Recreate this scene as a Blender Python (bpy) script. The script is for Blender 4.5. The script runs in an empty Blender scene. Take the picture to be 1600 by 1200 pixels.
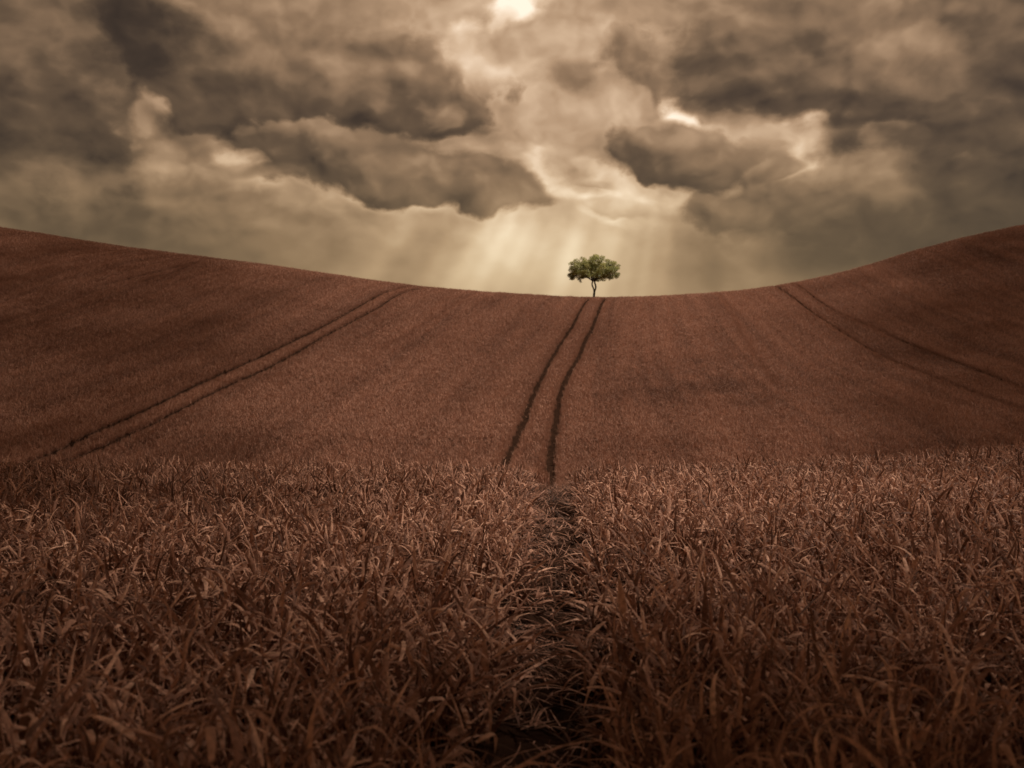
import bpy, math, random
import numpy as np
from mathutils import Vector, Matrix

SC = bpy.context.scene
COL = SC.collection
R = math.radians
EYE = 1.40                      # camera height above the soil
FPX = 1385.0                    # focal length in photo pixels (1600 wide)

# ------------------------------------------------------------------ camera
cam_d = bpy.data.cameras.new('camera')
cam = bpy.data.objects.new('camera', cam_d)
COL.objects.link(cam)
cam.location = (0, 0, EYE)
cam.rotation_euler = (R(90), 0, 0)
cam_d.sensor_width = 36.0
cam_d.lens = 36.0 * FPX / 1600.0
cam_d.clip_end = 5000
cam_d.clip_start = 0.05
cam_d.dof.use_dof = True
cam_d.dof.focus_distance = 9.0
cam_d.dof.aperture_fstop = 2.3
SC.camera = cam
SC.view_settings.view_transform = 'Standard'
SC.view_settings.look = 'None'
SC.view_settings.exposure = 0.25
SC.view_settings.gamma = 1.0
SC.render.engine = 'CYCLES'
SC.cycles.use_denoising = True
SC.cycles.max_bounces = 5
SC.cycles.transparent_max_bounces = 4

SUN_AZ, SUN_EL = 72.0, 56.0     # degrees: ahead of the camera and to the right

# ------------------------------------------------------------------ sun
sd = bpy.data.lights.new('sun', 'SUN')
sd.energy = 5.0
sd.angle = R(5)
sd.color = (1.0, 0.88, 0.74)
sun = bpy.data.objects.new('sun', sd)
COL.objects.link(sun)
to_sun = Vector((math.sin(R(SUN_AZ)) * math.cos(R(SUN_EL)), math.cos(R(SUN_AZ)) * math.cos(R(SUN_EL)), math.sin(R(SUN_EL))))
sun.rotation_euler = to_sun.to_track_quat('Z', 'Y').to_euler()
sun.location = to_sun * 300

# ------------------------------------------------------------------ sky (world)
world = bpy.data.worlds.new("World")
SC.world = world
world.use_nodes = True


def build_sky():
    nt = world.node_tree
    nt.nodes.clear()
    N, L = nt.nodes.new, nt.links.new

    def put(sock, v):
        if hasattr(v, 'is_output'):
            L(v, sock)
        else:
            sock.default_value = v

    def math_(op, a, b=None, c=None, clamp=False):
        n = N('ShaderNodeMath'); n.operation = op; n.use_clamp = clamp
        put(n.inputs[0], a)
        if b is not None: put(n.inputs[1], b)
        if c is not None: put(n.inputs[2], c)
        return n.outputs[0]

    def vmath(op, a, b=None, scale=None):
        n = N('ShaderNodeVectorMath'); n.operation = op
        put(n.inputs[0], a)
        if b is not None: put(n.inputs[1], b)
        if scale is not None: put(n.inputs['Scale'], scale)
        return n.outputs[0]

    def comb(x, y, z=0.0):
        n = N('ShaderNodeCombineXYZ')
        put(n.inputs[0], x); put(n.inputs[1], y); put(n.inputs[2], z)
        return n.outputs[0]

    def noise(vec, scale, detail=5.0, rough=0.55, dist=0.0, lac=2.0):
        n = N('ShaderNodeTexNoise'); n.noise_dimensions = '3D'
        put(n.inputs['Vector'], vec)
        n.inputs['Scale'].default_value = scale
        n.inputs['Detail'].default_value = detail
        n.inputs['Roughness'].default_value = rough
        n.inputs['Lacunarity'].default_value = lac
        n.inputs['Distortion'].default_value = dist
        return n

    def maprange(v, a, b, c=0.0, d=1.0, mode='SMOOTHSTEP'):
        n = N('ShaderNodeMapRange'); n.interpolation_type = mode
        put(n.inputs[0], v)
        for i, x in enumerate((a, b, c, d)): n.inputs[i + 1].default_value = x
        return n.outputs[0]

    def mixf(f, a, b):
        n = N('ShaderNodeMix'); n.data_type = 'FLOAT'; n.clamp_factor = True
        put(n.inputs[0], f); put(n.inputs[2], a); put(n.inputs[3], b)
        return n.outputs[0]

    tc = N('ShaderNodeTexCoord')
    sep = N('ShaderNodeSeparateXYZ'); L(tc.outputs['Generated'], sep.inputs[0])
    dx, dy, dz = sep.outputs
    K = FPX / 100.0
    az = math_('MULTIPLY', math_('ARCTAN2', dx, dy), K)
    el = math_('MULTIPLY', math_('ARCSINE', dz), K)
    P = comb(az, el)

    def ang(px, py):            # the direction a spot in the sky lies in, in units of 1/K rad
        x, z = (px - 800) / FPX, (600 - py) / FPX
        r = math.sqrt(1 + x * x)
        return K * math.atan(x), K * math.atan(z / r), 1 / (1 + x * x), 1 / (r * (1 + (z / r) ** 2))

    # wind-torn edges: every cloud bank is warped by the same turbulent field
    Ps = vmath('MULTIPLY', P, (1.0, 1.35, 1.0))
    w1 = vmath('SUBTRACT', noise(Ps, 0.55, 3, 0.5).outputs['Color'], (0.5, 0.5, 0.5))
    w2 = vmath('SUBTRACT', noise(vmath('ADD', Ps, (7.3, 2.1, 4.0)), 1.7, 5, 0.52).outputs['Color'], (0.5, 0.5, 0.5))
    Pw = vmath('ADD', Ps, vmath('MULTIPLY', w1, (0.7, 0.6, 0.0)))

    def billow(vec, scale):     # rounded, cauliflower-like heaps
        v = N('ShaderNodeTexVoronoi'); v.voronoi_dimensions = '2D'; v.feature = 'SMOOTH_F1'
        put(v.inputs['Vector'], vec)
        v.inputs['Scale'].default_value = scale
        v.inputs['Smoothness'].default_value = 0.55
        v.inputs['Detail'].default_value = 2.0
        v.inputs['Roughness'].default_value = 0.42
        v.inputs['Lacunarity'].default_value = 2.3
        return v.outputs['Distance']
    Pb = vmath('ADD', Pw, vmath('MULTIPLY', w2, (0.42, 0.36, 0.0)))
    b1 = billow(Pb, 0.9)
    b2 = billow(vmath('ADD', Pb, (0.13, 0.22, 0.0)), 0.9)
    bb = math_('SUBTRACT', b1, 0.62)
    Q = vmath('ADD', P, vmath('MULTIPLY', w1, (0.9, 0.5, 0.0)))
    Q = vmath('ADD', Q, vmath('MULTIPLY', w2, (0.30, 0.20, 0.0)))
    torn = math_('SUBTRACT', noise(Pw, 1.5, 6, 0.55).outputs['Fac'], 0.5)
    puff = math_('ADD', math_('MULTIPLY', bb, -0.85), math_('MULTIPLY', torn, 1.1))

    # value of the open haze: lighter in front, duller to the sides, dark low down
    gx, gy, _, _ = ang(860, 150)
    d0 = vmath('MULTIPLY', vmath('SUBTRACT', Q, (gx, gy, 0)), (0.15, 0.17, 0))
    ln = N('ShaderNodeVectorMath'); ln.operation = 'LENGTH'; L(d0, ln.inputs[0])
    val = maprange(ln.outputs['Value'], 0.0, 1.25, 0.60, 0.37)

    def bank(px, py, rx, ry, v, op=1.0, soft=0.6, rot=0.0, shade=0.0, amp=0.78):
        """one cloudbank (or gap) with a heaped outline, laid over what lies behind it"""
        nonlocal val
        x, y, sx, sy = ang(px, py)
        m = N('ShaderNodeMapping'); m.vector_type = 'TEXTURE'
        put(m.inputs['Vector'], Q)
        m.inputs['Location'].default_value = (x, y, 0)
        m.inputs['Rotation'].default_value = (0, 0, R(rot))
        m.inputs['Scale'].default_value = (rx / 100 * sx, ry / 100 * sy, 1)
        g = N('ShaderNodeVectorMath'); g.operation = 'LENGTH'
        L(m.outputs[0], g.inputs[0])
        e = math_('SUBTRACT', math_('MULTIPLY', puff, amp), g.outputs['Value'])
        f = maprange(e, -1.0, soft - 1.0, 0.0, op)
        if shade:
            d = N('ShaderNodeVectorMath'); d.operation = 'DOT_PRODUCT'
            L(m.outputs[0], d.inputs[0]); d.inputs[1].default_value = (0.25, 1, 0)
            v = math_('MULTIPLY_ADD', d.outputs['Value'], shade, v)
        val = mixf(f, val, v)

    for b in SKY_BANKS:
        bank(*b)

    # relief of the billows, lit from above right
    Pn = vmath('ADD', Ps, vmath('MULTIPLY', w1, (0.8, 0.6, 0.0)))
    n1 = noise(Pn, 0.62, 5, 0.42).outputs['Fac']
    n2 = noise(vmath('ADD', Pn, (0.14, 0.24, 0.0)), 0.62, 5, 0.42).outputs['Fac']
    relief = math_('ADD', math_('MULTIPLY', math_('SUBTRACT', n1, n2), 0.75), math_('MULTIPLY', math_('SUBTRACT', b2, b1), 0.50))
    fine = math_('SUBTRACT', noise(Ps, 3.0, 5, 0.6).outputs['Fac'], 0.5)
    calm = maprange(el, 1.6, 3.4, 0.22, 1.0)       # the low sky is smooth
    val = math_('MULTIPLY_ADD', math_('MULTIPLY', relief, calm), 0.46, val)
    val = math_('MULTIPLY_ADD', math_('MULTIPLY', fine, calm), 0.03, val)
    val = math_('MULTIPLY_ADD', math_('SUBTRACT', n1, 0.5), 0.13, val)

    # crepuscular rays falling from the gaps
    vx, vy = ang(1130, -430)[:2]
    rel = vmath('SUBTRACT', P, (vx, vy, 0))
    s2 = N('ShaderNodeSeparateXYZ'); L(rel, s2.inputs[0])
    th = math_('ARCTAN2', s2.outputs[0], math_('MULTIPLY', s2.outputs[1], -1.0))
    ray = N('ShaderNodeTexNoise'); ray.noise_dimensions = '1D'
    L(th, ray.inputs['W'])
    ray.inputs['Scale'].default_value = 7.0
    ray.inputs['Detail'].default_value = 2.0
    ray.inputs['Roughness'].default_value = 0.5
    streak = maprange(ray.outputs['Fac'], 0.30, 0.74, 0.0, 1.0)

    def glow(px, py, rx, ry, rot=0.0):
        x, y, sx, sy = ang(px, py)
        m = N('ShaderNodeMapping'); m.vector_type = 'TEXTURE'
        L(P, m.inputs['Vector'])
        m.inputs['Location'].default_value = (x, y, 0)
        m.inputs['Rotation'].default_value = (0, 0, R(rot))
        m.inputs['Scale'].default_value = (rx / 100 * sx, ry / 100 * sy, 1)
        g = N('ShaderNodeTexGradient'); g.gradient_type = 'SPHERICAL'
        L(m.outputs[0], g.inputs[0])
        return maprange(g.outputs['Fac'], 0.0, 1.0)
    a1 = glow(890, 400, 230, 165, 0)
    a2 = glow(800, 400, 560, 170, 0)
    val = math_('MULTIPLY_ADD', math_('MULTIPLY', streak, a1), 0.12, val)
    val = math_('MULTIPLY_ADD', math_('MULTIPLY', streak, a2), 0.17, val)
    val = math_('MULTIPLY_ADD', a1, 0.08, val)
    val = math_('MULTIPLY_ADD', a2, 0.05, val)

    # behind and above the camera: an even dull overcast
    back = maprange(dy, 0.15, 0.55, 1.0, 0.0)
    up = maprange(dz, 0.45, 0.62, 0.0, 1.0)
    over = math_('MAXIMUM', back, up)
    val = mixf(math_('MULTIPLY', over, 0.8), val, 0.50)

    ramp = N('ShaderNodeValToRGB')
    cr = ramp.color_ramp
    stops = [(0.00, (36, 28, 21)), (0.18, (62, 49, 37)), (0.32, (94, 75, 56)), (0.45, (134, 107, 81)),
             (0.58, (170, 139, 109)), (0.72, (202, 172, 141)), (0.86, (228, 202, 174)), (1.0, (250, 234, 212))]

    def lin(c):
        return [((v / 255 + 0.055) / 1.055) ** 2.4 for v in c] + [1]
    while len(cr.elements) < len(stops): cr.elements.new(0.5)
    for e, (p, c) in zip(cr.elements, stops):
        e.position = p; e.color = lin(c)
    L(val, ramp.inputs[0])
    # low haze is more olive than the clouds
    tint = N('ShaderNodeMix'); tint.data_type = 'RGBA'; tint.blend_type = 'MULTIPLY'
    L(maprange(el, 1.6, 4.2, 0.85, 0.0), tint.inputs[0])
    L(ramp.outputs[0], tint.inputs[6]); tint.inputs[7].default_value = (0.97, 1.02, 0.91, 1)

    # a trace of the clear sky behind the cloud
    sky = N('ShaderNodeTexSky'); sky.sky_type = 'NISHITA'; sky.sun_disc = False
    sky.sun_elevation = R(SUN_EL); sky.sun_rotation = R(SUN_AZ)
    sk = N('ShaderNodeBackground'); sk.inputs['Strength'].default_value = 0.05
    L(sky.outputs[0], sk.inputs[0])
    cl = N('ShaderNodeBackground'); cl.inputs['Strength'].default_value = 1.0
    L(tint.outputs[2], cl.inputs[0])
    mx = N('ShaderNodeMixShader'); mx.inputs[0].default_value = 0.97
    L(sk.outputs[0], mx.inputs[1]); L(cl.outputs[0], mx.inputs[2])
    out = N('ShaderNodeOutputWorld')
    L(mx.outputs[0], out.inputs[0])


# (x, y, rx, ry, value, opacity, softness, turn) - value 0 dark .. 1 white
SKY_BANKS = [
    # pale heart of the sky
    (800, 80, 330, 210, 0.67, 0.92, 0.9, 0),
    (860, 175, 220, 80, 0.63, 0.7, 0.9, 0),
    (420, 5, 330, 60, 0.52, 0.85, 0.8, 0),
    # lower sky, smooth
    (260, 380, 460, 100, 0.34, 0.9, 0.9, 0, 0, 0.2),
    (560, 380, 260, 70, 0.42, 0.6, 1.0, 0, 0, 0.2),
    # left strip of light
    (330, 250, 260, 46, 0.54, 0.95, 0.7, 0),
    (385, 238, 130, 34, 0.72, 0.9, 1.0, 6, 0, 1.8),
    # big left bank
    (740, 165, 66, 50, 0.56, 0.9, 0.30, -20, 0.14),
    (690, 115, 90, 80, 0.54, 0.85, 0.35, 0, 0.12),
    (470, 128, 330, 128, 0.36, 1.0, 0.22, -2, 0.14, 0.6),
    (560, 160, 220, 74, 0.31, 0.85, 0.6, -2, 0.12),
    (420, 192, 300, 40, 0.22, 0.85, 0.9, 0, 0, 0.5),
    (60, 140, 230, 170, 0.24, 0.9, 0.6, 0, 0.06),
    (215, 45, 120, 120, 0.17, 0.95, 0.9, 0, 0.04, 1.1),
    (224, 182, 40, 40, 0.58, 0.75, 1.0, -30, 0, 1.8),
    # top gap
    (795, 25, 90, 40, 0.98, 1.0, 1.0, 20, 0, 1.3),
    (745, 88, 70, 60, 0.80, 0.9, 1.0, 10),
    (682, 176, 40, 26, 0.54, 0.6, 1.0, 0, 0, 1.4),
    # second left bank
    (640, 312, 250, 26, 0.68, 0.9, 0.9, -6, 0, 0.4),
    (620, 262, 280, 64, 0.37, 1.0, 0.2, -8, 0.12, 0.55),
    (430, 262, 90, 14, 0.36, 0.8, 0.7, 6, 0, 0.4),
    (620, 284, 200, 18, 0.28, 0.6, 1.0, -7),
    # right banks
    (1130, 10, 300, 40, 0.43, 0.85, 0.6, -4),
    (880, 120, 74, 36, 0.47, 0.85, 0.8, -12, 0.06, 1.1),
    (1090, 120, 180, 70, 0.45, 0.92, 0.35, -18, 0.11),
    (1270, 112, 290, 108, 0.36, 0.97, 0.3, -14, 0.12, 0.6),
    (1300, 172, 250, 40, 0.25, 0.85, 0.7, -5),
    (1560, 150, 220, 200, 0.25, 0.8, 0.8, 0, 0.06),
    # bright torn openings
    (1175, 215, 160, 48, 0.68, 0.95, 0.7, -8),
    (1240, 232, 80, 50, 0.80, 0.85, 0.9, 0),
    (1258, 262, 64, 22, 0.84, 0.9, 1.0, 6, 0, 1.5),
    (1080, 178, 70, 24, 0.98, 1.0, 0.9, -28, 0, 1.5),
    (985, 285, 150, 48, 0.76, 0.95, 0.8, -10),
    (850, 250, 56, 36, 0.80, 0.95, 0.9, -30),
    (905, 305, 90, 28, 0.84, 0.9, 0.9, -25),
    # clouds in front of them
    (1065, 242, 140, 62, 0.37, 0.98, 0.24, -8, 0.12, 0.6),
    (1165, 240, 66, 36, 0.48, 0.85, 0.5, -25, 0.14, 1.2),
    (1210, 216, 44, 20, 0.60, 0.7, 0.9, -10, 0.12, 1.3),
    (1200, 265, 60, 18, 0.46, 0.8, 0.4, 0, 0.10),
    (885, 256, 56, 30, 0.52, 0.85, 0.8, -25, 0.10, 1.2),
    (930, 285, 50, 10, 0.58, 0.7, 0.5, -10, 0.10),
    (975, 322, 110, 18, 0.56, 0.85, 0.4, -6, 0.10),
    (1335, 228, 72, 52, 0.28, 0.95, 0.7, 0, 0.06, 1.2),
    (1400, 225, 60, 40, 0.36, 0.85, 0.4, 0, 0.12),
    (1310, 325, 300, 60, 0.36, 0.95, 0.35, 0, 0.09),
    (1190, 400, 320, 85, 0.35, 0.85, 1.0, 0, 0, 0.2),
    (1400, 395, 240, 90, 0.27, 0.8, 1.0, 0, 0, 0.2),
    (1560, 340, 260, 130, 0.22, 0.9, 1.0, 0, 0, 0.3),
]
build_sky()
#SPLIT
# ------------------------------------------------------------------ helpers
rng = np.random.default_rng(23)


def link(name, me, mat=None, parent=None, **props):
    o = bpy.data.objects.new(name, me)
    COL.objects.link(o)
    if mat is not None:
        me.materials.append(mat)
    o.parent = parent
    for k, v in props.items():
        o[k] = v
    return o


def mesh_np(name, V, F, smooth=True):
    """V (n,3) floats, F (m,4) quads"""
    me = bpy.data.meshes.new(name)
    V = np.ascontiguousarray(V, np.float32); F = np.ascontiguousarray(F, np.int32)
    me.vertices.add(len(V)); me.vertices.foreach_set('co', V.ravel())
    me.loops.add(F.size); me.loops.foreach_set('vertex_index', F.ravel())
    me.polygons.add(len(F))
    me.polygons.foreach_set('loop_start', np.arange(0, F.size, F.shape[1], dtype=np.int32))
    me.update(calc_edges=True)
    if smooth:
        me.polygons.foreach_set('use_smooth', np.ones(len(F), bool))
    return me


def fattr(me, name, data, domain='POINT', typ='FLOAT'):
    a = me.attributes.new(name, typ, domain)
    a.data.foreach_set('vector' if typ == 'FLOAT_VECTOR' else 'value', np.ascontiguousarray(data).ravel())


def srgb(r, g, b):
    return tuple(((v / 255 + 0.055) / 1.055) ** 2.4 for v in (r, g, b)) + (1,)


def vnoise(x, y, seed=0):
    """smooth value noise, about -1..1"""
    x = np.asarray(x, float); y = np.asarray(y, float)
    xi = np.floor(x).astype(np.int64); yi = np.floor(y).astype(np.int64)
    fx = x - xi; fy = y - yi
    fx = fx * fx * (3 - 2 * fx); fy = fy * fy * (3 - 2 * fy)

    def h(a, b):
        n = (a * 374761393 + b * 668265263 + seed * 1442695041) & 0x7fffffff
        n = ((n ^ (n >> 13)) * 1274126177) & 0x7fffffff
        return ((n ^ (n >> 16)) & 0xffff) / 32767.5 - 1
    return (h(xi, yi) * (1 - fx) + h(xi + 1, yi) * fx) * (1 - fy) + (h(xi, yi + 1) * (1 - fx) + h(xi + 1, yi + 1) * fx) * fy


# ------------------------------------------------------------------ terrain
CROP_H = 0.55
Y_FOOT, Y_RIDGE = 38.0, 119.0
RX = np.array([-400, -260, -160, -110, -76, -66, -58, -51, -45, -39, -31, -22, -13, -8, 0, 8.3, 17, 26, 34, 38, 43, 48, 53, 60, 68, 76, 110, 160, 260, 400.0])
# height of the ridge line at those places
RPX = [(-100, 345), (0, 358), (104, 373), (208, 391), (300, 402), (400, 415), (500, 429), (600, 443), (700, 455), (800, 463), (900, 468.5),
       (1000, 467.5), (1100, 461.5), (1200, 450), (1250, 441), (1300, 430), (1350, 416), (1408, 397), (1500, 372), (1600, 352), (1700, 340)]
_u = np.array([(p[0] - 800) / FPX for p in RPX]); _e = np.array([(600 - p[1]) / FPX for p in RPX])


_xs = np.arange(-420, 421, 1.0)
_hs = np.interp(_xs / Y_RIDGE, _u, _e) * Y_RIDGE + EYE - 0.38 + 0.05
_k = np.exp(-np.linspace(-2, 2, 17) ** 2); _k /= _k.sum()
_hs = np.convolve(np.pad(_hs, 8, mode='edge'), _k, 'valid')

PY = np.array([-200, -60, -10, 0, 4, 7, 9.5, 12, 16, 22, 30, 38.0])
PZ = np.array([0.4, 0.2, 0.03, 0.0, 0.0, 0.04, 0.10, 0.02, -0.50, -1.55, -2.75, -3.1])
_yy = np.arange(-200, 38.01, 0.25)
_zz = np.interp(_yy, PY, PZ)
_k2 = np.exp(-np.linspace(-2, 2, 13) ** 2); _k2 /= _k2.sum()
_zz = np.convolve(np.pad(_zz, 6, mode='edge'), _k2, 'valid')


def height(x, y):
    x = np.asarray(x, float); y = np.asarray(y, float)
    near = np.interp(y, _yy, _zz)
    # the near field swells a little to the right
    sw = np.clip((x - 1.5) / 5.0, 0, 1.6); sw = sw * sw * 0.20
    near = near + sw * np.exp(-((y - 11) / 7.0) ** 2)
    near = near + 0.02 * vnoise(x * 0.5, y * 0.5, 3)
    fd = np.abs(x - (0.045 * y + 0.03 * np.sin(y * 1.1) + 0.02))
    near = near - 0.09 * np.exp(-(fd / (0.16 + 0.008 * np.clip(y, 0, 20))) ** 4) * np.clip((16 - y) / 4, 0, 1) * (y > -8)
    h = np.interp(x, _xs, _hs)
    s = (y - Y_FOOT) / (Y_RIDGE - Y_FOOT)
    t = np.clip(s, 0, 1)
    g = 0.62 * t + 0.38 * (t * t * (3 - 2 * t))
    g = np.where(t < 0.12, g * (t / 0.12) ** 0.7, g)
    g = g - 0.10 * np.clip((t - 0.86) / 0.14, 0, 1) ** 2 * 0.5
    hill = -3.1 + (h + 3.1 + 0.0) * g / 0.95
    over = np.clip(y - Y_RIDGE, 0, None)
    hill = hill - over * over * 0.0035 / (1 + over * 0.02) - 0.05 * over
    hill = hill + 0.10 * vnoise(x * 0.07, y * 0.05, 5) * t + 0.05 * vnoise(x * 0.3, y * 0.1, 6) * t
    return np.where(y < Y_FOOT, near, hill)


def on_ground(px, py, lift=0.3):
    """where the sight line through a spot of the survey photo meets the hill"""
    u, v = (px - 800) / FPX, (600 - py) / FPX
    ys = np.arange(41, 124, 0.1)
    d = (EYE + v * ys) - (height(u * ys, ys) + lift)
    i = np.argmax(d < 0) if (d < 0).any() else int(np.argmin(d))
    return u * ys[i], ys[i]


def ax(a, b, st):
    return list(np.arange(a, b, st))
gxs = ax(-700, -200, 50) + ax(-200, -90, 6) + ax(-90, -20, 1.5) + ax(-20, -6, 0.6) + ax(-6, 6, 0.2) + ax(6, 20, 0.6) + ax(20, 90, 1.5) + ax(90, 200, 6) + ax(200, 701, 50)
gys = ax(-300, -60, 40) + ax(-60, -6, 6) + ax(-6, 16, 0.25) + ax(16, 40, 0.8) + ax(40, 132, 1.2) + ax(132, 220, 6) + ax(220, 1500, 80)
GX, GY = np.meshgrid(gxs, gys)
GZ = height(GX, GY)
far = np.clip((GY - 200) / 200, 0, 1)
GZ = np.where(GY > 200, np.maximum(GZ, -40), GZ)
nx, ny = len(gxs), len(gys)
idx = np.arange(nx * ny).reshape(ny, nx)
F = np.stack([idx[:-1, :-1], idx[:-1, 1:], idx[1:, 1:], idx[1:, :-1]], -1).reshape(-1, 4)
g_me = mesh_np('ground', np.stack([GX, GY, GZ], -1).reshape(-1, 3), F)

m = bpy.data.materials.new('soil'); m.use_nodes = True
nt = m.node_tree; b = nt.nodes['Principled BSDF']
b.inputs['Roughness'].default_value = 1.0; b.inputs['Specular IOR Level'].default_value = 0.0
tc = nt.nodes.new('ShaderNodeTexCoord')
nz = nt.nodes.new('ShaderNodeTexNoise'); nz.inputs['Scale'].default_value = 6; nz.inputs['Detail'].default_value = 8
nt.links.new(tc.outputs['Object'], nz.inputs['Vector'])
rp = nt.nodes.new('ShaderNodeValToRGB')
rp.color_ramp.elements[0].position = 0.3; rp.color_ramp.elements[0].color = (0.012, 0.006, 0.004, 1)
rp.color_ramp.elements[1].position = 0.75; rp.color_ramp.elements[1].color = (0.040, 0.020, 0.013, 1)
nt.links.new(nz.outputs['Fac'], rp.inputs[0]); nt.links.new(rp.outputs[0], b.inputs['Base Color'])
bp = nt.nodes.new('ShaderNodeBump'); bp.inputs['Strength'].default_value = 0.8; bp.inputs['Distance'].default_value = 0.05
nt.links.new(nz.outputs['Fac'], bp.inputs['Height']); nt.links.new(bp.outputs[0], b.inputs['Normal'])
link('ground', g_me, m, kind='structure')

# ------------------------------------------------------------------ wheel tracks (paths on the ground, in metres)
TRACK_PX = [
    # (image survey of one wheel line, width)
    ([(914, 471), (900, 497), (880, 530), (854, 572), (838, 602), (822, 640), (808, 675), (797, 703), (786, 722)], 0.40),
    ([(941, 471), (932, 493), (918, 525), (905, 553), (888, 580), (876, 612), (869, 645), (865, 680), (862, 710), (860, 735)], 0.42),
    ([(640, 446), (600, 456), (560, 478), (520, 500), (480, 520), (440, 538), (400, 558), (330, 588), (270, 616), (208, 645), (130, 680), (60, 712), (0, 735), (-40, 750)], 0.50),
    ([(660, 449), (630, 455), (590, 479), (550, 500), (500, 526), (460, 549), (420, 570), (370, 592), (310, 622), (208, 672), (130, 706), (80, 724), (20, 745)], 0.46),
    ([(330, 404), (300, 409), (260, 419), (208, 431), (140, 448)], 0.35),
    ([(300, 412), (270, 424), (208, 442), (150, 460)], 0.30),
    ([(1218, 448), (1240, 464), (1275, 490), (1310, 514), (1360, 544), (1408, 566), (1480, 594), (1560, 622), (1620, 642)], 0.26),
    ([(1128, 462), (1145, 490), (1160, 520), (1185, 560), (1215, 600)], 0.0),
    ([(735, 461), (700, 482), (660, 506), (620, 530), (560, 560)], 0.05),
    ([(1245, 443), (1275, 465), (1310, 487), (1360, 508), (1408, 529), (1480, 556), (1560, 588), (1620, 612)], 0.20),
]
TRACKS = []
for pts, w in TRACK_PX:
    q = [on_ground(*p) for p in pts]
    q = np.array(q)
    if len(TRACKS) < 2:         # the centre pair runs on through the hollow to the near field
        q = np.concatenate([q, [(-0.35, 30.0), (-0.3, 14.0)] if not TRACKS else [(1.32, 30.0), (0.72, 14.0)]])
    # resample with a little wander
    d = np.concatenate([[0], np.cumsum(np.hypot(*np.diff(q, axis=0).T))])
    t = np.arange(0, d[-1], 0.25)
    X = np.interp(t, d, q[:, 0]); Y = np.interp(t, d, q[:, 1])
    k = np.ones(17) / 17
    X = np.convolve(np.pad(X, 8, mode='edge'), k, 'valid'); Y = np.convolve(np.pad(Y, 8, mode='edge'), k, 'valid')
    X += 0.08 * vnoise(t * 0.15, t * 0, 9 + len(TRACKS)) + 0.03 * vnoise(t * 0.9, t * 0, 29 + len(TRACKS))
    if Y[0] > 100:      # runs on over the ridge
        e = np.arange(0.25, 8, 0.25)
        s = ((X[0] - X[8]), (Y[0] - Y[8])); n = math.hypot(*s) or 1
        X = np.concatenate([(X[0] + e * s[0] / n)[::-1], X]); Y = np.concatenate([(Y[0] + e * abs(s[1]) / n)[::-1], Y])
    TRACKS.append((X, Y, w))
print('tracks', [(round(float(a[0]), 1), round(float(b[0]), 1), round(float(a[-1]), 1), round(float(b[-1]), 1)) for a, b, _ in TRACKS])


def near_track_x(y):
    return 0.045 * y + 0.03 * np.sin(y * 1.1) + 0.02


def track_gap(x, y):
    """distance to the nearest wheel line minus its half width (negative inside)"""
    out = np.full(len(x), 9.0)
    for X, Y, w in TRACKS:
        sel = (x > X.min() - 3) & (x < X.max() + 3) & (y > Y.min() - 3) & (y < Y.max() + 3)
        ids = np.nonzero(sel)[0]
        for c in np.array_split(ids, max(1, len(ids) // 20000)):
            if len(c) == 0: continue
            d = np.sqrt(((x[c, None] - X[None, ::2]) ** 2 + (y[c, None] - Y[None, ::2]) ** 2).min(1)) - w / 2
            out[c] = np.minimum(out[c], d)
    return out


# ------------------------------------------------------------------ crop
def blade_mat():
    m = bpy.data.materials.new('dry_leaf'); m.use_nodes = True
    nt = m.node_tree; b = nt.nodes['Principled BSDF']; N = nt.nodes.new; L = nt.links.new
    a = N('ShaderNodeAttribute'); a.attribute_name = 'rnd'
    t = N('ShaderNodeAttribute'); t.attribute_type = 'INSTANCER'; t.attribute_name = 'tint'
    s = N('ShaderNodeMath'); s.operation = 'MULTIPLY_ADD'; L(a.outputs['Fac'], s.inputs[0]); s.inputs[1].default_value = 0.62
    L(t.outputs['Fac'], s.inputs[2])
    r = N('ShaderNodeValToRGB'); L(s.outputs[0], r.inputs[0])
    st = [(0.0, (0.030, 0.017, 0.011)), (0.25, (0.125, 0.059, 0.040)), (0.45, (0.29, 0.145, 0.100)), (0.66, (0.48, 0.255, 0.175)), (0.86, (0.66, 0.385, 0.27)), (1.0, (0.78, 0.50, 0.37))]
    cr = r.color_ramp
    while len(cr.elements) < len(st): cr.elements.new(0.5)
    for e, (p, c) in zip(cr.elements, st): e.position = p; e.color = c + (1,)
    # lengthwise veins and blotches on each leaf
    tc = N('ShaderNodeTexCoord')
    nz = N('ShaderNodeTexNoise'); nz.inputs['Scale'].default_value = 45; nz.inputs['Detail'].default_value = 3
    L(tc.outputs['Object'], nz.inputs['Vector'])
    mr = N('ShaderNodeMapRange'); mr.inputs[3].default_value = 0.62; mr.inputs[4].default_value = 1.38; L(nz.outputs['Fac'], mr.inputs[0])
    mr.inputs[1].default_value = 0.3; mr.inputs[2].default_value = 0.7
    mx = N('ShaderNodeMix'); mx.data_type = 'RGBA'; mx.blend_type = 'MULTIPLY'; mx.inputs[0].default_value = 1
    L(r.outputs[0], mx.inputs[6]); L(mr.outputs[0], mx.inputs[7])
    L(mx.outputs[2], b.inputs['Base Color'])
    b.inputs['Roughness'].default_value = 0.62; b.inputs['Specular IOR Level'].default_value = 0.10
    tr = N('ShaderNodeBsdfTranslucent'); L(mx.outputs[2], tr.inputs['Color'])
    ms = N('ShaderNodeMixShader'); ms.inputs[0].default_value = 0.22
    L(b.outputs[0], ms.inputs[1]); L(tr.outputs[0], ms.inputs[2])
    L(ms.outputs[0], nt.nodes['Material Output'].inputs['Surface'])
    return m
LEAF = blade_mat()


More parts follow.
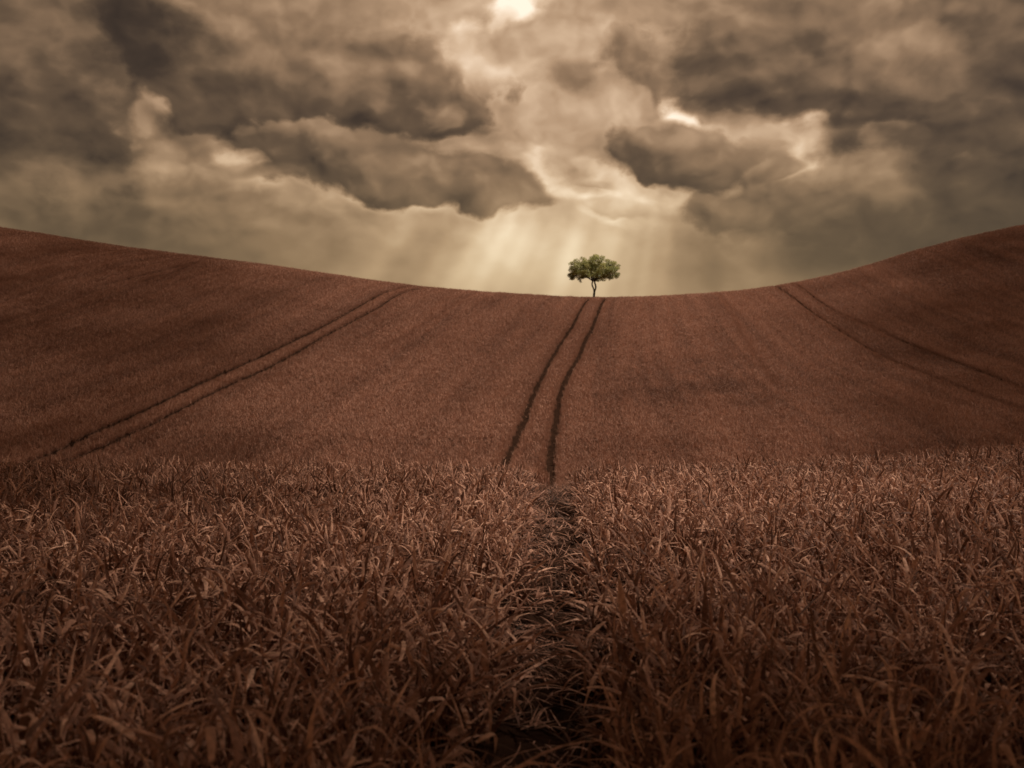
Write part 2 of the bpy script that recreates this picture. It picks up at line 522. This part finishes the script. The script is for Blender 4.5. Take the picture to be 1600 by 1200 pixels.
def blades(n, seg, rad, hmin, hmax, wmin, wmax, fold=True, spread=(0.1, 0.9), flat=0.0, upper=0.0, droop=(0.1, 1.9)):
    """a tuft: n curved, tapering leaves; returns V, F, rnd"""
    az = rng.uniform(0, 2 * np.pi, n)
    rr = rad * np.sqrt(rng.uniform(0, 1, n)); ra = rng.uniform(0, 2 * np.pi, n)
    bx, by = rr * np.cos(ra), rr * np.sin(ra)
    z0 = rng.uniform(0, 0.18, n) * hmax
    Ln = rng.uniform(hmin, hmax, n)
    W = rng.uniform(wmin, wmax, n)
    th0 = rng.uniform(*spread, n) * rng.uniform(0.3, 1, n) + flat   # angle from vertical
    up_ = rng.random(n) < upper                                     # short leaves borne high on the stem
    z0 = np.where(up_, rng.uniform(0.12, 0.40, n), z0)
    Ln = np.where(up_, rng.uniform(0.10, 0.26, n), Ln)
    th0 = np.where(up_, rng.uniform(0.2, 1.7, n), th0)
    cv = rng.uniform(*droop, n)
    kink = np.where(rng.random(n) < 0.36, rng.uniform(0.8, 2.3, n), 0.0)
    kpos = rng.uniform(0.35, 0.8, n)
    tw = rng.normal(0, 0.9, n)
    yaw = rng.normal(0, 0.5, n)
    cols = 3 if fold else 2
    V = np.zeros((n, seg + 1, cols, 3)); rnd = np.repeat(rng.uniform(0, 1, n), (seg + 1) * cols)
    p = np.stack([bx, by, z0], -1)
    for i in range(seg + 1):
        t = i / seg
        th = th0 + cv * t ** 1.6 + kink / (1 + np.exp(-(t - kpos) * 22))
        th = np.minimum(th, 2.7)
        a = az + yaw * t
        d = np.stack([np.sin(th) * np.cos(a), np.sin(th) * np.sin(a), np.cos(th)], -1)
        side = np.stack([-np.sin(a), np.cos(a), np.zeros(n)], -1)
        nor = np.cross(d, side)
        ang = tw * t
        sv = side * np.cos(ang)[:, None] + nor * np.sin(ang)[:, None]
        nv = np.cross(sv, d)
        w = W * (0.55 + 0.45 * min(1, t * 4)) * (1 - max(0, (t - 0.35) / 0.65) ** 1.5) * 0.5 + 0.0006
        V[:, i, 0] = p - sv * w[:, None] + (nv * w[:, None] * 0.35 if fold else 0)
        V[:, i, -1] = p + sv * w[:, None] + (nv * w[:, None] * 0.35 if fold else 0)
        if fold: V[:, i, 1] = p
        p = p + d * (Ln / seg)[:, None]
    V[..., 2] = np.abs(V[..., 2])
    base = np.arange(n * (seg + 1) * cols).reshape(n, seg + 1, cols)
    F = np.stack([base[:, :-1, :-1], base[:, :-1, 1:], base[:, 1:, 1:], base[:, 1:, :-1]], -1).reshape(-1, 4)
    return V.reshape(-1, 3), F, rnd


def crop_object(name, protos, P, rot, scl, pick, tint, mat):
    """ONE object: leaf tufts (proto 1..K) strewn by geometry nodes over its loose points"""
    Vs, Fs, Rn, G, off = [], [], [], [], 0
    for k, (V, F_, r_) in enumerate(protos):
        Vs.append(V); Fs.append(F_ + off); Rn.append(r_); G.append(np.full(len(V), k + 1)); off += len(V)
    V = np.concatenate(Vs + [P]); Fc = np.concatenate(Fs)
    npt = len(P)
    me = mesh_np(name, V, Fc)
    n0 = off
    z = np.zeros(n0)
    fattr(me, 'grp', np.concatenate(G + [np.zeros(npt)]).astype(np.int32), typ='INT')
    fattr(me, 'rnd', np.concatenate(Rn + [np.zeros(npt)]).astype(np.float32))
    fattr(me, 'rot', np.concatenate([np.zeros((n0, 3)), rot]).astype(np.float32), typ='FLOAT_VECTOR')
    fattr(me, 'scl', np.concatenate([np.ones((n0, 3)), scl]).astype(np.float32), typ='FLOAT_VECTOR')
    fattr(me, 'pick', np.concatenate([z, pick]).astype(np.int32), typ='INT')
    fattr(me, 'tint', np.concatenate([z, tint]).astype(np.float32))
    o = link(name, me, mat, kind='stuff')
    ng = bpy.data.node_groups.new(name + '_scatter', 'GeometryNodeTree')
    ng.interface.new_socket('Geometry', in_out='INPUT', socket_type='NodeSocketGeometry')
    ng.interface.new_socket('Geometry', in_out='OUTPUT', socket_type='NodeSocketGeometry')
    N, L = ng.nodes.new, ng.links.new
    gi, go = N('NodeGroupInput'), N('NodeGroupOutput')

    def attr(nm, t):
        a = N('GeometryNodeInputNamedAttribute'); a.data_type = t; a.inputs['Name'].default_value = nm
        return a.outputs['Attribute']
    sep = N('GeometryNodeSeparateGeometry'); sep.domain = 'POINT'
    cmp_ = N('FunctionNodeCompare'); cmp_.data_type = 'INT'; cmp_.operation = 'EQUAL'
    L(attr('grp', 'INT'), cmp_.inputs[2]); cmp_.inputs[3].default_value = 0
    L(gi.outputs[0], sep.inputs[0]); L(cmp_.outputs[0], sep.inputs[1])
    spl = N('GeometryNodeSplitToInstances'); spl.domain = 'POINT'
    L(sep.outputs[1], spl.inputs[0])
    for s in spl.inputs:
        if s.name == 'Group ID': L(attr('grp', 'INT'), s)
    iop = N('GeometryNodeInstanceOnPoints')
    L(sep.outputs[0], iop.inputs['Points']); L(spl.outputs[0], iop.inputs['Instance'])
    iop.inputs['Pick Instance'].default_value = True
    L(attr('pick', 'INT'), iop.inputs['Instance Index'])
    e = N('FunctionNodeEulerToRotation'); L(attr('rot', 'FLOAT_VECTOR'), e.inputs[0]); L(e.outputs[0], iop.inputs['Rotation'])
    L(attr('scl', 'FLOAT_VECTOR'), iop.inputs['Scale'])
    L(iop.outputs[0], go.inputs[0])
    mod = o.modifiers.new('scatter', 'NODES'); mod.node_group = ng
    return o


def lean_rot(yaw, lx, ly):
    """euler for: spin by yaw, then lean towards (lx, ly) (radians)"""
    out = np.zeros((len(yaw), 3))
    for i in range(len(yaw)):
        a = math.hypot(lx[i], ly[i])
        M = Matrix.Rotation(yaw[i], 3, 'Z')
        if a > 1e-4: M = Matrix.Rotation(a, 3, Vector((-ly[i], lx[i], 0))) @ M
        out[i] = M.to_euler()
    return out


# ------------------------------------------------------------------ added unseen slab with openings, shades the field's sides and near edge
def add_shade_deck():
    step = 2.0
    xs = np.arange(-75, 150, step); ys = np.arange(-40, 190, step)
    X, Y = np.meshgrid(xs, ys)
    H0 = 46 + 0.30 * np.clip(Y, 0, None)
    gx, gy = X.copy(), Y.copy()
    for _ in range(6):          # the ground each bit of the slab shades
        k = (H0 - height(gx, gy)) / math.tan(R(SUN_EL))
        gx = X - k * math.sin(R(SUN_AZ)); gy = Y - k * math.cos(R(SUN_AZ))
    # openings shaped for the shade: many mid-field, fewer to the sides and nearby
    u = (gx - 0.02 * gy) / np.maximum(gy, 7.5) - 0.11 * np.clip((22 - gy) / 12, 0, 1)
    T = 1.0 * np.exp(-(np.abs(u - 0.02) / 0.46) ** 2.4)
    q = np.clip((gy - 2.0) / 4.8, 0, 1); T *= q * q * (3 - 2 * q)
    T *= 1 + 0.12 * vnoise(gx * 0.10, gy * 0.07, 63) * (gy > 25)
    T = np.where(gy > 25, np.clip(T, 0.40, 0.85), T)
    ii, jj = np.indices(X.shape)
    open_ = (0.8 * ((ii * 0.7548777 + jj * 0.5698403) % 1.0) + 0.2 * rng.random(X.shape)) < T
    solid_all = (np.abs(gx) < 100) & (gy < 150)
    nyy, nxx = X.shape
    zb = H0 + 1.5 * vnoise(X * 0.06, Y * 0.06, 64) + 0.8 * vnoise(X * 0.2, Y * 0.2, 65)
    zt = zb + 0.9 + 0.3 * vnoise(X * 0.18, Y * 0.18, 67)
    V = np.concatenate([np.stack([X, Y, zb], -1).reshape(-1, 3), np.stack([X, Y, zt], -1).reshape(-1, 3)])
    I = np.arange(nyy * nxx).reshape(nyy, nxx); M = nyy * nxx
    solid = ~open_[:-1, :-1] & solid_all[:-1, :-1]
    a, b_, c, d = I[:-1, :-1], I[:-1, 1:], I[1:, 1:], I[1:, :-1]
    Fq = [np.stack([d, c, b_, a], -1)[solid], np.stack([a, b_, c, d], -1)[solid] + M]
    S = np.pad(solid, 1)
    for (dy_, dx_, p, q) in ((-1, 0, a, b_), (1, 0, c, d), (0, -1, d, a), (0, 1, b_, c)):
        nb = S[1 + dy_:S.shape[0] - 1 + dy_, 1 + dx_:S.shape[1] - 1 + dx_]
        e = solid & ~nb
        Fq.append(np.stack([p[e], q[e], q[e] + M, p[e] + M], -1))
    me = mesh_np('shade_deck', V, np.concatenate(Fq))
    m = bpy.data.materials.new('shade_deck_mat'); m.use_nodes = True
    b = m.node_tree.nodes['Principled BSDF']
    b.inputs['Base Color'].default_value = (0.7, 0.64, 0.56, 1); b.inputs['Roughness'].default_value = 1
    b.inputs['Specular IOR Level'].default_value = 0
    o = link('shade_deck', me, m, kind='structure')
    sm = o.modifiers.new('soften', 'SMOOTH'); sm.factor = 0.4; sm.iterations = 2
add_shade_deck()

# --- near field
protos = [blades(33, 7, 0.11, 0.21, 0.50, 0.008, 0.021, spread=(0.15, 1.2), droop=(0.0, 1.6), upper=0.55) for _ in range(9)]
protos += [blades(21, 8, 0.11, 0.26, 0.58, 0.013, 0.033, spread=(0.15, 1.1), droop=(0.0, 1.8), upper=0.45) for _ in range(4)]       # broad leaves
protos += [blades(26, 7, 0.13, 0.16, 0.38, 0.008, 0.018, spread=(0.9, 1.4), droop=(0.4, 1.0)) for _ in range(4)]    # trampled
NK, NB, NT_ = 9, 4, 4
pts = []
y = -1.2
st = 0.165
while y < 17:
    half = 0.72 * max(y, 0) + 1.6
    xs = np.arange(-half, half, st)
    pts.append(np.stack([xs, np.full(len(xs), y)], -1)); y += st
A = np.concatenate(pts); A += rng.uniform(-0.5, 0.5, A.shape) * st * 1.3
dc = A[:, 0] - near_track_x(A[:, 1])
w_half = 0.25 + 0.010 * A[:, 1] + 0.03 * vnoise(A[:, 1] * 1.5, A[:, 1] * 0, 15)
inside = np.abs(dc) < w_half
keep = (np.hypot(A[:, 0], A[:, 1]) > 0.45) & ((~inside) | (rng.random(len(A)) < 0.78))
keep &= rng.random(len(A)) < 0.93 + 0.1 * vnoise(A[:, 0] * 1.3, A[:, 1] * 1.3, 2)
A, dc, inside, w_half = A[keep], dc[keep], inside[keep], w_half[keep]
n = len(A)
edge = np.exp(-np.clip(np.abs(dc) - w_half, 0, None) / 0.16)
yaw = rng.uniform(0, 2 * np.pi, n)
wind = 0.16 * vnoise(A[:, 0] * 0.8, A[:, 1] * 0.8, 4)
lx = -np.sign(dc) * edge * 0.42 * (~inside) + wind + rng.normal(0, 0.24, n)
ly = rng.normal(0, 0.24, n) + 0.14 * vnoise(A[:, 0] * 0.7, A[:, 1] * 0.7, 8) - 0.05
rot = lean_rot(yaw, lx, ly)
hh = 1.0 + 0.13 * vnoise(A[:, 0] * 1.1, A[:, 1] * 1.1, 12) + rng.normal(0, 0.09, n)
hh *= 1 - 0.20 * np.clip((A[:, 1] - 6) / 5, 0, 1)
hh = np.where(inside, 0.20 + 0.16 * rng.random(n), 0.92 * hh * (1 - 0.22 * edge))
sx = np.where(inside, 0.85, rng.uniform(0.85, 1.15, n)) * (1 - 0.25 * np.clip((A[:, 1] - 6) / 5, 0, 1))
scl = np.stack([sx, sx, hh], -1)
pick = np.where(inside, NK + NB + rng.integers(0, NT_, n), np.where(rng.random(n) < 0.25, NK + rng.integers(0, NB, n), rng.integers(0, NK, n)))
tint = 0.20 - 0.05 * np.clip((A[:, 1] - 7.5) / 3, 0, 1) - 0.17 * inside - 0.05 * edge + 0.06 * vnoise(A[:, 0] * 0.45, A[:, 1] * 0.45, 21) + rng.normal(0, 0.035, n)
P = np.stack([A[:, 0], A[:, 1], height(A[:, 0], A[:, 1]) - 0.02], -1)
print('near tufts', n)
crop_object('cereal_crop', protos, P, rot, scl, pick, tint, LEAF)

# --- far hillside
protos = [(lambda b_: (b_[0], b_[1], 0.25 + 0.5 * b_[2]))(blades(34, 4, 0.25, 0.22, 0.40, 0.014, 0.028, fold=False, spread=(0.1, 0.9), droop=(0.2, 1.6))) for _ in range(10)]
pts = []
y = 17.0
while y < 130:
    st = 0.24 + 0.0009 * (y - 17)
    half = 0.68 * y + 6
    xs = np.arange(-half, half, st)
    pts.append(np.stack([xs, np.full(len(xs), y)], -1)); y += st
A = np.concatenate(pts); A += rng.uniform(-0.5, 0.5, A.shape) * 0.32
big = np.ones(len(A))
rim = []                        # small plants make the walls of the wheel lines
for X, Y, w in TRACKS:
    t = np.stack([np.gradient(X), np.gradient(Y)], -1); t /= np.linalg.norm(t, axis=1)[:, None] + 1e-9
    for side in (-1, 1):
        for rep in range(3):
            o = side * (w / 2 + rng.uniform(0.06, 0.34, len(X)))
            rim.append(np.stack([X + t[:, 1] * o, Y - t[:, 0] * o], -1) + rng.normal(0, 0.05, (len(X), 2)))
rim = np.concatenate(rim)
A = np.concatenate([A, rim]); big = np.concatenate([big, np.zeros(len(rim))]).astype(bool)
gap = track_gap(A[:, 0], A[:, 1])
keep = np.where(big, gap > 0.26, gap > 0.03)
big = big[keep]; A = A[keep]; gap = gap[keep]; n = len(A)
print('far tufts', n)
# drill rows run up the slope like the wheel lines
def path_x(i, y):
    X, Y, _ = TRACKS[i]; o = np.argsort(Y)
    return np.interp(y, Y[o], X[o])
xl, xc, xr = path_x(2, A[:, 1]), path_x(0, A[:, 1]) + 1.0, path_x(6, A[:, 1])
row = 24 * np.where(A[:, 0] < xc, (A[:, 0] - xc) / np.maximum(xc - xl, 8), (A[:, 0] - xc) / np.maximum(xr - xc, 8))
furrow = np.clip(vnoise(row * 0.8, A[:, 1] * 0.03, 36) * 1.0 - 0.35, 0, 1) * np.clip(0.5 + vnoise(row * 0.2, A[:, 1] * 0.07, 37), 0, 1)
hh = 1 + 0.10 * vnoise(row * 0.55, A[:, 1] * 0.03, 31) + 0.15 * vnoise(row * 1.9, A[:, 1] * 0.05, 32) + 0.06 * vnoise(A[:, 0] * 0.4, A[:, 1] * 0.4, 33) + rng.normal(0, 0.04, n) - 0.6 * furrow
yaw = rng.uniform(0, 6.28, n)
rot = np.stack([rng.normal(0, 0.10, n), rng.normal(0, 0.10, n), yaw], -1)
sc_ = 1.0 + 0.002 * (A[:, 1] - 17)
sc_ = np.where(big, sc_, 0.42)
scl = np.stack([sc_, sc_, hh], -1)
tint = 0.19 - 0.16 * furrow + 0.035 * vnoise(row * 0.35, A[:, 1] * 0.02, 41) + 0.055 * vnoise(row * 1.9, A[:, 1] * 0.05, 32) + 0.02 * vnoise(row * 0.9, A[:, 1] * 0.04, 43) + 0.03 * vnoise(A[:, 0] * 0.06, A[:, 1] * 0.05, 42) + rng.normal(0, 0.012, n)
for (px, py, r, dv) in [(1035, 598, 4.0, 0.10), (1150, 585, 5.5, 0.06), (1120, 600, 5, 0.05), (1375, 590, 3.0, 0.09), (1360, 548, 4, 0.05), (1105, 525, 4, 0.04), (1090, 490, 5, 0.03), (950, 622, 3, 0.04)]:
    cx, cy = on_ground(px, py)
    d = np.hypot(A[:, 0] - cx, (A[:, 1] - cy) / 1.6) / r
    f = np.exp(-d * d) * (0.6 + 0.6 * vnoise(A[:, 0] * 0.8, A[:, 1] * 0.5, 51))
    tint -= dv * f; scl[:, 2] *= 1 - 0.9 * dv * f
P = np.stack([A[:, 0], A[:, 1], height(A[:, 0], A[:, 1]) - 0.03], -1)
crop_object('hillside_crop', protos, P, rot, scl, rng.integers(0, 10, n), tint, LEAF)

# ------------------------------------------------------------------ the tree on the ridge
def tube(path, rad, k=8):
    """smooth tapering limb through the given points"""
    p = np.array(path, float); r = np.array(rad, float)
    t = np.arange(len(p)); tt = np.linspace(0, len(p) - 1, (len(p) - 1) * 4 + 1)
    q = np.stack([np.interp(tt, t, p[:, i]) for i in range(3)], -1)
    for _ in range(3): q[1:-1] = (q[:-2] + 2 * q[1:-1] + q[2:]) / 4
    rr = np.interp(tt, t, r) * (1 + 0.06 * rng.normal(size=len(tt)))
    T = np.gradient(q, axis=0); T /= np.linalg.norm(T, axis=1)[:, None]
    up = np.array([0.31, 0.9, 0.2]); A_ = np.cross(T, up); A_ /= np.linalg.norm(A_, axis=1)[:, None]; B_ = np.cross(T, A_)
    an = np.linspace(0, 2 * np.pi, k, endpoint=False)
    V = q[:, None] + rr[:, None, None] * (np.cos(an)[None, :, None] * A_[:, None] + np.sin(an)[None, :, None] * B_[:, None])
    I = np.arange(len(q) * k).reshape(len(q), k); J = np.roll(I, -1, 1)
    return V.reshape(-1, 3), np.stack([I[:-1], J[:-1], J[1:], I[1:]], -1).reshape(-1, 4)


def build_tree():
    ty = 118.0; tx = (928 - 800) / FPX * ty
    root = bpy.data.objects.new('tree', None); COL.objects.link(root)
    root.location = (tx, ty, float(height(tx, ty)) - 0.16)
    root['label'] = 'lone green tree with a wide flat crown and forked dark trunk on the ridge'
    root['category'] = 'tree'
    b0 = 0.5
    parts = []
    def T(path, rad, k=8):
        parts.append(tube([(x, y_, z + b0) for x, y_, z in path], rad, k))
    T([(0.02, 0, -0.55), (0.0, 0, -0.2), (0.0, 0, 0.4), (0.05, 0, 0.8), (0.08, 0, 1.12)], [0.25, 0.18, 0.15, 0.14, 0.135], 10)
    T([(0.06, 0, 0.95), (-0.03, 0.02, 1.25), (-0.15, 0.05, 1.55), (-0.26, 0.05, 1.85), (-0.22, 0.02, 2.12), (-0.12, 0, 2.40)], [0.11, 0.10, 0.10, 0.10, 0.095, 0.10])
    T([(0.09, 0, 0.95), (0.20, -0.03, 1.22), (0.26, -0.05, 1.48), (0.20, -0.04, 1.78), (0.12, 0, 2.05), (0.02, 0, 2.42)], [0.12, 0.12, 0.115, 0.11, 0.105, 0.11])
    tips = []
    limbs = [[(-0.12, 0, 2.3), (-0.55, 0.1, 2.62), (-1.15, 0.2, 2.95), (-2.0, 0.3, 3.35), (-2.8, 0.3, 3.9)],
             [(-0.12, 0, 2.3), (-0.4, -0.5, 2.8), (-0.9, -1.1, 3.4), (-1.4, -1.7, 4.2)],
             [(0.0, 0, 2.3), (0.45, 0, 2.58), (1.0, 0.1, 2.78), (1.9, 0.2, 3.1), (2.9, 0.1, 3.5)],
             [(0.0, 0, 2.3), (0.4, 0.5, 2.9), (0.9, 1.2, 3.7), (1.4, 1.8, 4.4)],
             [(-0.05, 0, 2.35), (0.0, 0.1, 3.0), (0.25, 0.1, 3.8), (0.4, 0, 4.9)],
             [(-0.1, 0, 2.35), (-0.4, 0.5, 3.1), (-0.8, 0.9, 4.0), (-1.1, 1.2, 5.0)],
             [(0.0, 0, 2.35), (0.6, -0.5, 3.0), (1.2, -1.0, 3.8), (1.8, -1.2, 4.6)],
             [(-1.15, 0.2, 2.95), (-1.4, 0.6, 3.7), (-1.7, 0.9, 4.5)],
             [(1.0, 0.1, 2.78), (1.5, -0.4, 3.5), (2.1, -0.7, 4.4)],
             [(-1.9, 0.3, 3.3), (-2.4, 0.0, 3.1), (-2.9, -0.1, 2.75)],
             [(1.9, 0.2, 3.1), (2.5, 0.0, 3.15), (3.0, 0.0, 2.9)]]
    for l in limbs:
        r0 = 0.10 if len(l) > 3 else 0.055
        T(l, list(np.linspace(r0, 0.02, len(l))), 7)
        tips.append(l[-1]); tips.append(l[-2])
    # clumps of leaves over the crown's volume
    cl = []
    tries = 0
    while len(cl) < 165 and tries < 9000:
        tries += 1
        x, y_, z = rng.uniform(-3.2, 3.2), rng.uniform(-2.9, 2.9), rng.uniform(2.6, 5.7)
        rho = math.hypot(x / 3.2, y_ / 2.9)
        if rho > 1: continue
        top = 5.65 - 1.55 * rho ** 2.4 + 0.12 * float(vnoise(x * 1.1, y_ * 1.1, 71))
        bot = 2.85 + 0.10 * math.cos(rho * 3) - 0.5 * rho ** 2 + 0.25 * float(vnoise(x * 1.3, y_ * 1.3, 72))
        if not (bot < z < top): continue
        if any((x - a) ** 2 + (y_ - b) ** 2 + (z - c) ** 2 < 0.36 ** 2 for a, b, c, _ in cl): continue
        cl.append((x, y_, z, rng.uniform(0.28, 0.48)))
    cl += [(-3.0, 0, 2.65, 0.30), (-2.75, 0.1, 2.95, 0.34), (-1.75, 0.2, 2.25, 0.22), (-1.95, 0.2, 2.55, 0.28), (-2.1, 0.1, 2.9, 0.4), (-1.4, 0.1, 3.0, 0.4), (-1.6, -0.3, 2.75, 0.3),
           (3.0, 0, 2.85, 0.32), (3.2, 0, 3.3, 0.3), (2.2, 0.1, 2.7, 0.24), (2.05, 0.1, 3.0, 0.34), (1.5, 0.2, 2.85, 0.25), (2.7, -0.2, 3.2, 0.36), (3.25, 0.1, 4.35, 0.28), (-3.1, 0.1, 4.6, 0.35), (-2.9, 0.2, 4.1, 0.4), (-3.0, -0.2, 3.7, 0.38), (-2.7, 0.1, 4.75, 0.4), (-2.3, -0.1, 5.0, 0.42), (-3.15, 0, 3.2, 0.32), (2.6, 0.1, 4.75, 0.4), (3.0, 0, 4.0, 0.4)]
    for (x, y_, z, r) in cl:
        j = min(tips, key=lambda t_: (t_[0] - x) ** 2 + (t_[1] - y_) ** 2 + (t_[2] - z) ** 2)
        md = ((x + j[0]) / 2 + rng.normal() * 0.1, (y_ + j[1]) / 2, (z + j[2]) / 2 - 0.05)
        T([j, md, (x, y_, z)], [0.022, 0.015, 0.008], 4)
    off = 0; Vs = []; Fs = []
    for V, F_ in parts: Vs.append(V); Fs.append(F_ + off); off += len(V)
    me = mesh_np('trunk', np.concatenate(Vs), np.concatenate(Fs))
    bm_ = bpy.data.materials.new('bark'); bm_.use_nodes = True; nt = bm_.node_tree; b = nt.nodes['Principled BSDF']
    nz = nt.nodes.new('ShaderNodeTexNoise'); nz.inputs['Scale'].default_value = 9; nz.inputs['Detail'].default_value = 6
    tc = nt.nodes.new('ShaderNodeTexCoord'); nt.links.new(tc.outputs['Object'], nz.inputs['Vector'])
    rp = nt.nodes.new('ShaderNodeValToRGB'); rp.color_ramp.elements[0].color = (0.012, 0.009, 0.007, 1); rp.color_ramp.elements[1].color = (0.06, 0.045, 0.035, 1)
    nt.links.new(nz.outputs['Fac'], rp.inputs[0]); nt.links.new(rp.outputs[0], b.inputs['Base Color'])
    bp = nt.nodes.new('ShaderNodeBump'); bp.inputs['Distance'].default_value = 0.03; nt.links.new(nz.outputs['Fac'], bp.inputs['Height']); nt.links.new(bp.outputs[0], b.inputs['Normal'])
    b.inputs['Roughness'].default_value = 0.9
    link('trunk', me, bm_, root)
    # leaves
    C, Rr, Nn = [], [], []
    for (x, y_, z, r) in cl:
        k = int(150 * (r / 0.4) ** 2)
        d = rng.normal(size=(k, 3)); d /= np.linalg.norm(d, axis=1)[:, None]
        d *= (rng.uniform(0.15, 1, k) ** 0.5 * r)[:, None] * np.array([1.15, 1.15, 0.75])
        C.append(np.array([x, y_, z + b0]) + d); Rr.append(np.full(k, rng.uniform(0, 1)))
    C = np.concatenate(C); Rr = np.concatenate(Rr); n = len(C)
    S = rng.uniform(0.045, 0.085, n)
    a = rng.normal(size=(n, 3)); a /= np.linalg.norm(a, axis=1)[:, None]
    h = rng.normal(size=(n, 3)); b2 = np.cross(a, h); b2 /= np.linalg.norm(b2, axis=1)[:, None]
    V = np.stack([C - a * S[:, None] * 1.3, C + b2 * S[:, None] * 0.6, C + a * S[:, None] * 1.3, C - b2 * S[:, None] * 0.6], 1).reshape(-1, 3)
    F_ = np.arange(n * 4).reshape(n, 4)
    me = mesh_np('crown', V, F_, smooth=False)
    fattr(me, 'rnd', (0.6 * np.repeat(Rr, 4) + 0.4 * np.repeat(rng.random(n), 4)).astype(np.float32))
    lm = bpy.data.materials.new('green_leaf'); lm.use_nodes = True; nt = lm.node_tree; b = nt.nodes['Principled BSDF']; L = nt.links.new
    at = nt.nodes.new('ShaderNodeAttribute'); at.attribute_name = 'rnd'
    rp = nt.nodes.new('ShaderNodeValToRGB'); cr = rp.color_ramp
    cr.elements[0].color = (0.15, 0.17, 0.055, 1); cr.elements[1].color = (0.54, 0.52, 0.21, 1); cr.elements[1].position = 0.95
    L(at.outputs['Fac'], rp.inputs[0]); L(rp.outputs[0], b.inputs['Base Color']); b.inputs['Roughness'].default_value = 0.5
    tr = nt.nodes.new('ShaderNodeBsdfTranslucent'); L(rp.outputs[0], tr.inputs['Color'])
    ms = nt.nodes.new('ShaderNodeMixShader'); ms.inputs[0].default_value = 0.4
    L(b.outputs[0], ms.inputs[1]); L(tr.outputs[0], ms.inputs[2]); L(ms.outputs[0], nt.nodes['Material Output'].inputs['Surface'])
    link('crown', me, lm, root)
build_tree()
